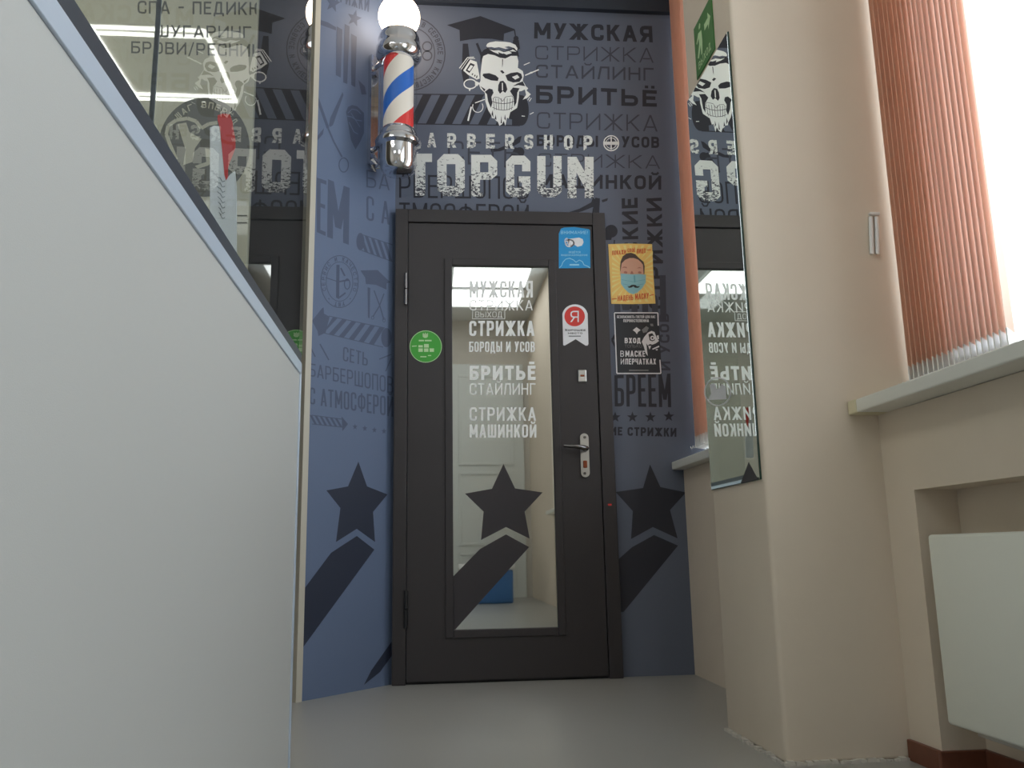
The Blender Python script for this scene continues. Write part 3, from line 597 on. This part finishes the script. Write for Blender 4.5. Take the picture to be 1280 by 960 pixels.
# ================================================================== STICKERS AND POSTERS
def plate(name, pl, px, m, label, cat, th=.001, group=None):
    pts = P(pl, px, .0003); o = MB().slab(pts, pl.n*th).obj(name, m); return tag(o, label, cat, group)
SP = YP(DY)
st = plate('sticker', SP, [(698.5,292),(701,286),(705,284.5),(718,284),(736,286.5),(737.5,288),(738,335),(698.5,335.5)], 'blue', 'blue camera surveillance sticker at the top right of the black door', 'sticker')
text('ВНИМАНИЕ!', [(701,292.5),(734.5,292.5),(735,288.5),(701,288.5)], SP, 'lblue', st, .02, off=.002)
b = MB()
for q in [[(708,299),(724,297),(728.5,299),(729.5,303),(727.5,307),(722,308.5),(718,306),(714,309),(710.5,307)]]+ringq(712,304,6,5,1.4)+ringq(708.5,301.5,3,4,1): b.poly(P(SP, q, .002))
b.obj('camera_symbol', 'sticker_white', st, recalc=False)
text('ВЕДЁТСЯ', R4(711,314,725.5,316.5), SP, 'lblue', st, .03, off=.002); text('ВИДЕОНАБЛЮДЕНИЕ', R4(701.5,317.8,734.5,320), SP, 'lblue', st, .03, off=.002)
shape('cloud_outline', SP, line([(699,335),(702,332),(703.5,328),(707,324),(712,322.8),(717,325),(720,328),(724,325),(728,327),(730,331),(735,333),(737.5,335)], .9)+[R4(712,330,724,332)], 'lblue', st, .002)
pts = [(703,435)]+[(703,392)]+[(718.7-15.7*math.cos(math.pi*i/14), 394-13.5*math.sin(math.pi*i/14)) for i in range(1, 14)]+[(734.5,392),(735.5,430),(734.5,432),(732,432),(719.5,424),(706,432),(704,431.5)]
st = plate('sticker', SP, pts[1:], 'sticker_white', 'white ribbon-shaped sticker with a red circle on the door, above the small lock', 'sticker')
shape('red_disc', SP, [ell(718.3,395.5,12.8,12.4)], 'red', st, .0016)
text('Я', R4(713,388.5,723.5,402.5), SP, 'sticker_white', st, .0, off=.0022)
text('Хорошее', R4(706,411,732,413.8), SP, 'dkink', st, .04, off=.002); text('место', R4(710,415,728,417.5), SP, 'dkink', st, .04, off=.002); shape('small_print', SP, [R4(711,419.5,726,420.8)], 'greyink', st, .002)
st = plate('sticker', SP, ell(532.2,433.2,20.3,20.2,40), 'greens', 'round green sticker on the left side of the black door', 'sticker')
b = MB()
for q in ringq(532.2,433.2,20.1,20.0,.7)+[ell(531.7,419.8,3.4,2.6), [(528,418.5),(529,416),(530.5,418),(531.7,415.5),(533,418),(534.7,416),(535.3,418.5)]]+[R4(523+7*i, 435.5, 528.5+7*i, 439.8) for i in range(3)]+[R4(523,431.5,528.5,434.3), R4(530,430,536,434.5)]+line([(515,432.8),(521,432.4)],1.2): b.poly(P(SP, q, .0016))
for q in (R4(523.5,424.8,530,426.6), R4(531,424.8,539.5,426.6), R4(525.5,445.2,533,446.6), R4(535,443.8,539,445)): b.poly(P(SP, q, .0016))
b.obj('white_print', 'lgreen', st, recalc=False)
# yellow poster
FPn = YP(3.699)
st = plate('poster', FPn, [(760.3,305.3),(785,304.5),(815,305.2),(816.5,340),(819.3,379.5),(790,380.2),(764,379.8)], 'yellow', 'yellow poster of a masked moustached face, right of the door', 'poster')
q8 = lambda pts: [(755+x/11.3, 300+y/11.3) for x, y in pts]
rays = []
for i in range(30):
    a = 2*math.pi*i/30; c = (790.5, 342)
    def hit(a):
        dx, dy = math.cos(a), math.sin(a); t = min([v for v in ((25.5/abs(dx)) if dx else 1e9, (35.5/abs(dy)) if abs(dy) > 1e-6 else 1e9)]); return (c[0]+dx*t, c[1]+dy*t)
    p1, p2 = hit(a), hit(a+.09); rays.append([(c[0]+(p1[0]-c[0])*.5, c[1]+(p1[1]-c[1])*.5), p1, p2])
shape('printed_rays', FPn, rays, 'yellow2', st, .0016)
shape('face_hair', FPn, [q8([(228,370),(235,300),(265,230),(320,190),(380,180),(440,200),(490,250),(560,310),(575,370),(570,480),(550,480),(240,470),(228,440)])], 'hair', st, .0018)
shape('face', FPn, [q8([(240,400),(250,330),(300,280),(360,255),(420,255),(480,275),(520,310),(550,350),(560,480),(590,500),(540,560),(250,560),(225,480)])], 'skin', st, .0021)
for nm, q in (('eyebrow', [(250,400),(280,375),(320,380),(325,400),(285,390)]), ('eyebrow', [(460,400),(500,382),(540,400),(500,398)]), ('eye', [(280,450),(300,438),(330,450),(325,475),(285,470)]), ('eye', [(480,450),(505,440),(530,455),(520,475),(485,470)]), ('nose', [(385,440),(400,440),(420,480),(370,480)])):
    shape(nm, FPn, [q8(q)], 'skin2', st, .0027)
shape('face_mask', FPn, [q8([(235,475),(330,480),(410,485),(500,480),(590,490),(590,600),(540,680),(470,745),(410,765),(350,745),(290,690),(240,620)])], 'mask', st, .0024)
shape('mask_folds', FPn, line(q8([(250,560),(410,590),(580,560)]), .5)+line(q8([(270,620),(410,650),(560,620)]), .5)+[q8([(418,500),(440,500),(445,600),(425,600)])], 'mask2', st, .0027)
shape('moustache', FPn, [q8([(330,650),(360,655),(385,635),(415,632),(445,635),(465,655),(510,650),(485,675),(440,675),(415,655),(385,672),(350,675)])], 'dkink', st, .003)
for s, q in (('ПОКАЖИ', [(765.3,319),(782.5,317.5),(782.5,312),(765.3,313.5)]), ('СВОЁ', [(784.5,315),(794,315),(794,310.5),(784.5,310.5)]), ('ЛИЦО', [(796,317),(807,316.3),(807,310.3),(796,311)]), ('НАДЕНЬ', [(772,376),(791.5,375),(791.5,368.5),(772,369.5)]), ('МАСКУ', [(794,374.5),(811,373),(811,366),(794,367.5)])):
    text(s, q, FPn, 'orange_ink', st, .04, off=.0027)
for q in (((808.5,312.5),(814,312.5)), ((764.5,374),(771,373.3)), ((812,369.5),(817.5,368))): shape('red_rule', FPn, line(q, .9), 'orange_ink', st, .0022)
# black poster
st = plate('poster', FPn, [(767,390.5),(823.5,390),(825,430),(827.5,467.5),(770.5,468)], 'poster_blk', 'black poster with white border and lettering, below the yellow poster', 'poster')
bq = lambda x, y: (760+x/10.667, 385+y/10.667)
shape('white_border', FPn, line([bq(670,235),bq(665,65),bq(85,65),bq(118,872),bq(705,872),bq(692,690)], 1.5), 'sticker_white', st, .0016)
for s, q, bo in (('БЕЗОПАСНОСТЬ ГОСТЕЙ ДЛЯ НАС', (120,100,630,135), .03), ('ПЕРВОСТЕПЕННА', (205,150,545,188), .05), ('ВХОД', (222,398,438,470), .05), ('ТОЛЬКО', (222,488,450,528), -.005), ('В', (165,570,212,650), 0), ('МАСКЕ', (232,570,495,650), .06), ('И', (170,675,215,752), 0), ('ПЕРЧАТКАХ', (232,675,640,752), .06)):
    a, c = bq(q[0], q[1]), bq(q[2], q[3]); text(s, R4(a[0], a[1], c[0], c[1]), FPn, 'sticker_white' if bo > -.001 else 'greyink', st, bo, off=.0016)
bp = lambda pts: [bq(*p) for p in pts]
shape('small_print', FPn, [bp([(280,824),(540,824),(540,838),(280,838)])], 'greyink', st, .0016)
shape('skull_drawing', FPn, [bp([(450,450),(480,390),(530,330),(580,305),(620,320),(650,400),(680,440),(640,470),(590,490),(560,480),(530,500),(510,470),(530,640),(500,600),(480,520)]), bp([(330,295),(380,255),(435,295),(400,320),(385,350),(365,320)]), bp([(535,505),(575,505),(555,555)]), bp([(585,545),(680,500),(685,520),(600,555)]), bp([(630,555),(665,545),(655,568)]), bp([(650,370),(675,360),(680,415),(660,415)])], 'sticker_white', st, .0016)
shape('skull_drawing_shade', FPn, [bp([(540,350),(590,335),(620,380),(625,430),(590,445),(555,430)]), bp([(445,300),(500,220),(540,260),(500,330),(460,345)])], 'dkink', st, .0019)
shape('skull_drawing_eye', FPn, ringq(*bq(593,400), 2.8, 2.8, 1.6, 20), 'sticker_white', st, .0023)
shape('hat_drawing', FPn, [bp([(450,290),(510,240),(545,265),(520,320),(470,335)]), bp([(560,210),(600,210),(605,245),(570,240)])], 'greyink', st, .0021)

# ================================================================== MIRROR, EXIT SIGN, DECAL on the column
mr = thing('mirror', 'tall narrow frameless mirror on the left face of the beige column', 'mirror', (.86, 2.38, .695))
MB().box((.8605, 2.180, .697), (.8655, 2.575, 1.996)).obj('mirror_backing', 'mirror_edge', mr)
MB().box((.8592, 2.182, .699), (.8606, 2.573, 1.994)).obj('mirror_glass', 'mirror', mr)
XM = XP(.8592); XS = XP(.8655)
es = tag(MB().box((.862, 2.295, 1.490+H), (.8655, 2.472, 1.672+H), .001).obj('exit_sign', 'green'), 'green running-man exit sign above the mirror on the column', 'sign')
def yz(pts): return [(.8613, 2.472-u*.177, 1.49+H+v*.182) for u, v in pts]
b = MB()
for q in ([(.30,.80),(.37,.80),(.39,.86),(.34,.90),(.29,.86)], [(.25,.76),(.42,.72),(.44,.50),(.40,.28),(.34,.28),(.34,.48),(.20,.30),(.14,.34),(.26,.54),(.26,.66),(.14,.60),(.12,.64)], [(.58,.60),(.78,.60),(.78,.50),(.92,.66),(.78,.82),(.78,.72),(.58,.72)]): b.poly(yz(q))
b.obj('running_man', 'lgreen', es, recalc=False)
text('ВЫХОД', [(.16,.10),(.84,.10),(.84,.24),(.16,.24)], None, 'lgreen', es, .02, fn=lambda u, v, o_: Vector((.8613, 2.472-u*.177, 1.49+H+v*.182)))
XD = XP(.8588)
dc = tag(shape('decal', XD, ringq(897,489.5,17,18,1.6)+[[(887,481),(893,479),(895,486),(899,486),(902,480),(907,483),(908,499),(885,500),(889,492)]], 'sticker_white', None, 0), 'round white logo decal stuck on the mirror glass', 'decal')

# ================================================================== BARBER POLE
bpz = lambda z: z+H
bp_ = thing('barber_pole', 'lit chrome barber pole with red, white and blue stripes left of the door', 'barber pole', (PX, PY, bpz(1.607)))
c = (PX, PY)
MB().lathe([(.030,bpz(1.609)),(.058,bpz(1.612)),(.072,bpz(1.625)),(.080,bpz(1.65)),(.081,bpz(1.725)),(.098,bpz(1.735)),(.100,bpz(1.752)),(.094,bpz(1.766)),(.086,bpz(1.772)),(.084,bpz(1.79)),(.078,bpz(1.80)),(.070,bpz(1.812))], c, 48).obj('lower_cap', 'chrome', bp_, True)
MB().lathe([(.066,bpz(1.81)),(.066,bpz(2.19))], c, 48).obj('striped_cylinder', 'stripes', bp_, True)
MB().lathe([(.081,bpz(1.80)),(.081,bpz(2.17))], c, 48).obj('clear_tube', 'acryl', bp_, True)
MB().lathe([(.070,bpz(2.14)),(.083,bpz(2.145)),(.092,bpz(2.152)),(.101,bpz(2.165)),(.101,bpz(2.20)),(.095,bpz(2.208)),(.092,bpz(2.232)),(.094,bpz(2.24)),(.088,bpz(2.262)),(.076,bpz(2.285)),(.050,bpz(2.30))], c, 48).obj('upper_cap', 'chrome', bp_, True)
pr = [(.093*math.sin(math.pi*i/24) if 0 < i < 24 else .001, bpz(2.362)-.093*math.cos(math.pi*i/24)) for i in range(25)]
gb = MB().lathe(pr, c, 48).obj('globe_lamp', 'globe', bp_, True); gb['label'] = 'glowing white globe on top'
wp = A.at(464, 72); wq = A.at(464, 213); bx = (wp+wq)/2; 
def br(u, v, z): q = Vector((bx.x, bx.y, 0))+dd*u+nn*v; return (q.x, q.y, z)
zb, za = wq.z, wp.z
b = MB(); b.add([br(-.022,0.001,zb+.02),br(.022,0.001,zb+.02),br(.022,.022,zb+.02),br(-.022,.022,zb+.02),br(-.022,0.001,za),br(.022,0.001,za),br(.022,.022,za),br(-.022,.022,za)], [(0,3,2,1),(4,5,6,7),(0,1,5,4),(1,2,6,5),(2,3,7,6),(3,0,4,7)])
bk = b.obj('bracket', 'chrome', bp_)
MB().tube([br(0,.02,zb+.03), br(0,.035,zb+.006), br(0,.02,zb-.004)], [.022,.024,.014], 16).obj('bracket_knob', 'chrome', bk, True)
for z in (2.16, 1.765): MB().tube([br(0,.015,bpz(z)-.01), br(0,.05,bpz(z)), (PX-.02, PY+.02, bpz(z))], .013, 12).obj('bracket_arm', 'chrome', bk, True)
for z in (za-.1, zb+.1): MB().tube([br(0,.0215,z), br(0,.025,z)], .006, 10).obj('screw', 'lever', bk)

# ================================================================== GLASS COUNTER ON THE LEFT
kx, ky0, ky1 = -.293, .18, 1.945
zc = lambda z: z+H
kc = thing('display_counter', 'light grey counter panel with pale aluminium edge, dark strip and glass screen, left foreground', 'counter', (-.45, 1.0, 0))
MB().box((-.80, ky0, .02), (kx, ky1-.008, zc(.403)), .001).obj('side_panel', 'panel', kc)
MB().box((-.82, ky0-.004, zc(.403)), (kx+.003, ky1, zc(.430)), .0015).obj('top_profile', 'alu', kc)
MB().box((-.32, ky1-.0075, .02), (kx+.003, ky1+.004, zc(.430)), .0015).obj('end_profile', 'alu', kc)
MB().box((-.315, ky0, zc(.430)), (kx-.001, ky1+.02, zc(.457)), .001).obj('glass_channel', 'gasket', kc)
MB().box((-.32, ky1+.005, .02), (kx-.004, ky1+.022, zc(.457))).obj('edge_gasket', 'black', kc)
gsp = XP(kx).at(203, 60).y
MB().box((kx-.010, ky0, zc(.457)), (kx-.003, gsp-.0012, 2.35)).obj('glass_screen', 'glass', kc)
g2 = MB().box((kx-.010, gsp+.0012, zc(.457)), (kx-.003, ky1+.04, 2.35)).obj('glass_screen', 'glass', kc)
MB().box((kx-.009, gsp-.0012, zc(.457)), (kx-.004, gsp+.0012, 2.35)).obj('glass_joint', 'greyink', kc)
# leaflets behind the glass
LP = YP(1.75)
l2 = lambda pts: [(200+x/6.4, 140+y/6.4) for x, y in pts]
zb_ = LP.at(320, 320).z
lf = MB().slab(P(LP, l2([(400,125),(430,108),(470,112),(500,340),(525,545),(560,500),(600,470),(612,600),(612,1240),(400,1240)]), 0), (0, .004, 0)).obj('leaflet', 'sticker_white')
tag(lf, 'white leaflet with handwriting and a red flame shape, standing behind the glass', 'leaflet')
shape('red_flame', LP, [l2([(462,25),(500,12),(560,18),(580,80),(590,150),(604,220),(604,290),(560,400),(545,450),(545,520),(528,548),(515,500),(500,340),(482,150),(460,60)])], 'red', lf, .0008)
b = MB()
for i in range(8):
    y = 520+i*42
    for s in line(l2([(450+i*3, y-10), (470+i*3, y+8), (480, y+4), (500, y+40), (520, y+30)]), .9): b.poly(P(LP, s, .0008))
b.obj('handwriting', 'greyink', lf, recalc=False)
tag(MB().box((-.52, 1.70, zc(.405+.026)), (-.33, 1.80, zc(.457)), .003).obj('leaflet_stand', 'gasket'), 'dark low stand on the counter holding the leaflet', 'stand')
# sign board of the neighbouring salon
BP = YP(2.90); bx1 = BP.at(316, 150).x
sb = tag(MB().box((-2.0, 2.90, .35), (bx1, 2.93, 2.95), .002).obj('sign_board', 'signb'), 'cream salon sign board with grey lettering behind the glass', 'sign')
for s, q in (('СПА - ПЕДИКЮР', [(172,17),(342,19),(342,3),(172,1)]), ('ШУГАРИНГ', [(194,46),(314,47.5),(314,33),(194,31)]), ('БРОВИ/РЕСНИЦЫ', [(164,66.5),(346,72),(346,56),(164,51.5)])):
    lim = bx1-.003
    def clampx(x, y, o_): p = BP.at(x, y, o_); return Vector((min(p.x, lim), p.y, p.z))
    text(s, q, BP, 'sign_ink', sb, .012, off=.0008, fn=clampx)
shape('round_logo', BP, [ell(255,184,57,62,48)], 'sign_ink', sb, .0008)
for i, ch in enumerate('ШАГ ВПЕРЁД'):
    if ch == ' ': continue
    a = math.radians(-132+i*10.5); ux, uy = math.cos(a), math.sin(a); cx, cy = 255+48*ux, 184+53*uy; tx, ty = -uy*3, ux*3; ux *= 4; uy *= 4
    text(ch, [(cx-tx-ux, cy-ty-uy), (cx+tx-ux, cy+ty-uy), (cx+tx+ux, cy+ty+uy), (cx-tx+ux, cy-ty+uy)], BP, 'signb', sb, .02, off=.0016)
shape('logo_figure', BP, line(l2([(130,380),(80,260),(50,180),(65,110),(130,65),(220,50),(290,75),(330,130),(390,95),(460,85)]), 4.5)+[l2([(140,95),(210,85),(235,160),(332,215),(280,290),(260,400),(185,425),(205,300),(172,200)]), l2([(360,290),(400,300),(430,400),(380,430),(300,455),(280,430),(370,400)])], 'signb', sb, .0016)
shape('dark_rules', BP, line([(292,269.5),(309,269.5)],1.6)+line([(292,278.5),(309,278.5)],1.6), 'sign_ink', sb, .0008)

# ================================================================== VERTICAL BLINDS
def blind(label, x, y1, n, dy, zb, loc, zt=3.19, a0=.76):
    t = thing('vertical_blind', label, 'blind', loc, 'orange vertical blinds')
    MB().box((x-.02, y1-n*dy-.03, zt), (x+.02, y1, zt+.035), .003).obj('head_rail', 'pvc', t)
    for i in range(n):
        y = y1-.012-i*dy; a = a0+random.uniform(-.03, .03); wv = .0445; b = MB(); k = 5; vs = []; fs = []
        for j in range(k):
            u = -1+2*j/(k-1); px_ = x+u*wv*math.cos(a); py_ = y+u*wv*math.sin(a)+.003*(1-u*u)
            dxy = .0006; vs += [(px_, py_-dxy, zb+random.uniform(0, .002)), (px_, py_-dxy, zt), (px_, py_+dxy, zt), (px_, py_+dxy, zb)]
        for j in range(k-1):
            for q in range(4): fs.append((j*4+q, j*4+(q+1) % 4, (j+1)*4+(q+1) % 4, (j+1)*4+q))
        fs += [(0, 1, 2, 3), ((k-1)*4+3, (k-1)*4+2, (k-1)*4+1, (k-1)*4)]
        s = b.add(vs, fs).obj('slat', 'slat', t)
        cx_, sx_ = math.cos(a)*wv, math.sin(a)*wv
        wt = MB().slab([(x-cx_, y-sx_-.003, zb-.045), (x+cx_, y+sx_-.003, zb-.045), (x+cx_, y+sx_-.003, zb+.006), (x-cx_, y-sx_-.003, zb+.006)], (0, .005, 0)).obj('slat_weight', 'pvc', s)
    b = MB()
    for i in range(n-1):
        y = y1-.012-i*dy; pts = [(x-.046, y-dy*v, zb-.036-.012*math.sin(math.pi*v)) for v in (0, .25, .5, .75, 1)]; b.tube(pts, .0014, 6)
    b.obj('bead_chain', 'pvc', t)['kind'] = 'stuff'
    return t
blind('orange vertical blind of bunched slats above the near white window sill', 1.268, 2.112, 19, .0215, .972, (1.272, 1.95, .93))
blind('orange vertical blind bunched between the column and the door wall', 1.180, 3.650, 9, .034, .995, (1.18, 3.5, .93), a0=.72)
cl = thing('cord_cleat', 'small white double cord holder on the beige reveal beside the near blind', 'cord holder', (1.24, 2.155, H+.87))
for xx in (1089, 1096):
    a, c = YP(2.156).at(xx, 318), YP(2.156).at(xx-1.5, 272)
    MB().tube([(a.x, 2.152, a.z), (c.x, 2.152, c.z)], .006, 10).obj('cord_bar', 'pvc', cl, True)
a = YP(2.156).at(1092, 268); MB().box((a.x-.014, 2.146, a.z-.004), (a.x+.014, 2.1595, a.z+.004), .002).obj('clip', 'pvc', cl)

# ================================================================== RADIATOR
rd = thing('radiator', 'white flat panel radiator in the niche under the near window sill', 'radiator', (1.21, 1.2, .12))
y0r, y1r, z0r, z1r = .75, 1.955, .122, .545
MB().box((1.168, y0r, z0r), (1.186, y1r, z1r), .008).obj('front_panel', 'rad', rd, True)
MB().box((1.232, y0r+.02, z0r+.005), (1.244, y1r-.02, z1r-.01), .004).obj('rear_panel', 'rad', rd, True)
b = MB()
for i in range(46): y = y0r+.03+i*.0255; b.box((1.186, y, z0r+.03), (1.232, y+.0012, z1r-.03))
b.obj('convector_fins', 'rad', rd)['kind'] = 'stuff'
for k in range(9): MB().box((1.186, y0r+.02+k*.13, z1r-.012), (1.232, y0r+.12+k*.13, z1r-.006)).obj('top_grille', 'rad', rd)
MB().box((1.184, y1r-.025, z0r+.01), (1.234, y1r-.018, z1r-.012), .002).obj('side_cover', 'rad', rd)
MB().box((1.19, 1.35, z0r-.012), (1.235, 1.88, z0r-.004), .002).obj('lower_rail', 'steel', rd)
MB().box((1.205, 1.60, .075), (1.30, 1.66, z0r-.008), .003).obj('wall_bracket', 'greyink', rd)
v = MB(); v.tube([(1.215, 1.55, z0r+.01), (1.215, 1.55, .05), (1.215, 1.55, 0)], [.012, .011, .011], 12); v.tube([(1.215, 1.52, .085), (1.215, 1.58, .085)], .016, 12); v.obj('valve', 'chrome', rd, True)

# ================================================================== LIGHT FITTINGS
def ledpanel(x0, x1, y0, y1, label):
    t = thing('ceiling_lamp', label, 'lamp', ((x0+x1)/2, (y0+y1)/2, CH), 'led panels behind the camera')
    f = MB(); w_ = .02
    for a, c in (((x0, y0), (x1, y0+w_)), ((x0, y1-w_), (x1, y1)), ((x0, y0), (x0+w_, y1)), ((x1-w_, y0), (x1, y1))): f.box((a[0], a[1], CH-.03), (c[0], c[1], CH-.001))
    f.obj('lamp_frame', 'pvc', t); MB().box((x0+w_, y0+w_, CH-.024), (x1-w_, y1-w_, CH-.012)).obj('diffuser', 'panel_led', t)
ledpanel(.22, 1.02, -1.36, -.70, 'bright LED ceiling panel reflected in the door glass, nearer the door'); ledpanel(.22, 1.02, -2.10, -1.42, 'bright LED ceiling panel reflected in the door glass, nearer the rear wall')
ledpanel(-2.0, -1.1, -1.5, -.7, 'added unseen LED panel brightening the right side, left half of the ceiling behind the camera')  # extra panel added to lift the radiator and column
ls = thing('ceiling_lamp', 'square LED frame lamp whose bright outline reflects in the glass on the left', 'lamp', (-1.48, 1.17, CH))
x0, x1, y0, y1 = -1.79, -1.18, .80, 1.55; zz = CH-.03
for a, c in (((x0, y0), (x1, y0+.018)), ((x0, y0+.055), (x1, y0+.073)), ((x0, y1-.018), (x1, y1)), ((x0, y1-.073), (x1, y1-.055)), ((x0, y0), (x0+.022, y1)), ((x1-.022, y0), (x1, y1))):  # second inner bars added to imitate the doubled reflection of the outline
    MB().box((a[0], a[1], zz), (c[0], c[1], zz+.012)).obj('led_bar', 'led', ls)
MB().box((x0-.01, y0-.01, zz+.0125), (x1+.01, y1+.01, CH-.001)).obj('lamp_tray', 'pvc', ls)

# ================================================================== BEHIND THE CAMERA (seen in the door glass)
d2 = thing('door_2', 'tall white panelled door in the wall behind the camera', 'door', (.65, -2.8, 0)); d2['kind'] = 'structure'
MB().box((.22, -2.798, 0), (1.12, -2.77, 2.75), .004).obj('door_leaf', 'pale', d2)
for z0_, z1_ in ((.12, .52), (.60, 1.45), (1.53, 2.62)):
    b = MB(); b.box((.34, -2.772, z0_), (1.0, -2.758, z0_+.03), .003); b.box((.34, -2.772, z1_-.03), (1.0, -2.758, z1_), .003); b.box((.34, -2.772, z0_+.03), (.37, -2.758, z1_-.03), .003); b.box((.97, -2.772, z0_+.03), (1.0, -2.758, z1_-.03), .003)
    b.obj('door_panel', 'pale', d2)
cr = thing('storage_box', 'blue plastic box with a white lid on the floor behind the camera', 'box', (.55, -1.9, 0))
MB().box((.32, -2.1, .002), (.86, -1.7, .34), .02).obj('box_body', 'bluebox', cr, True); MB().box((.30, -2.12, .34), (.88, -1.68, .40), .012).obj('box_lid', 'pvc', cr, True)
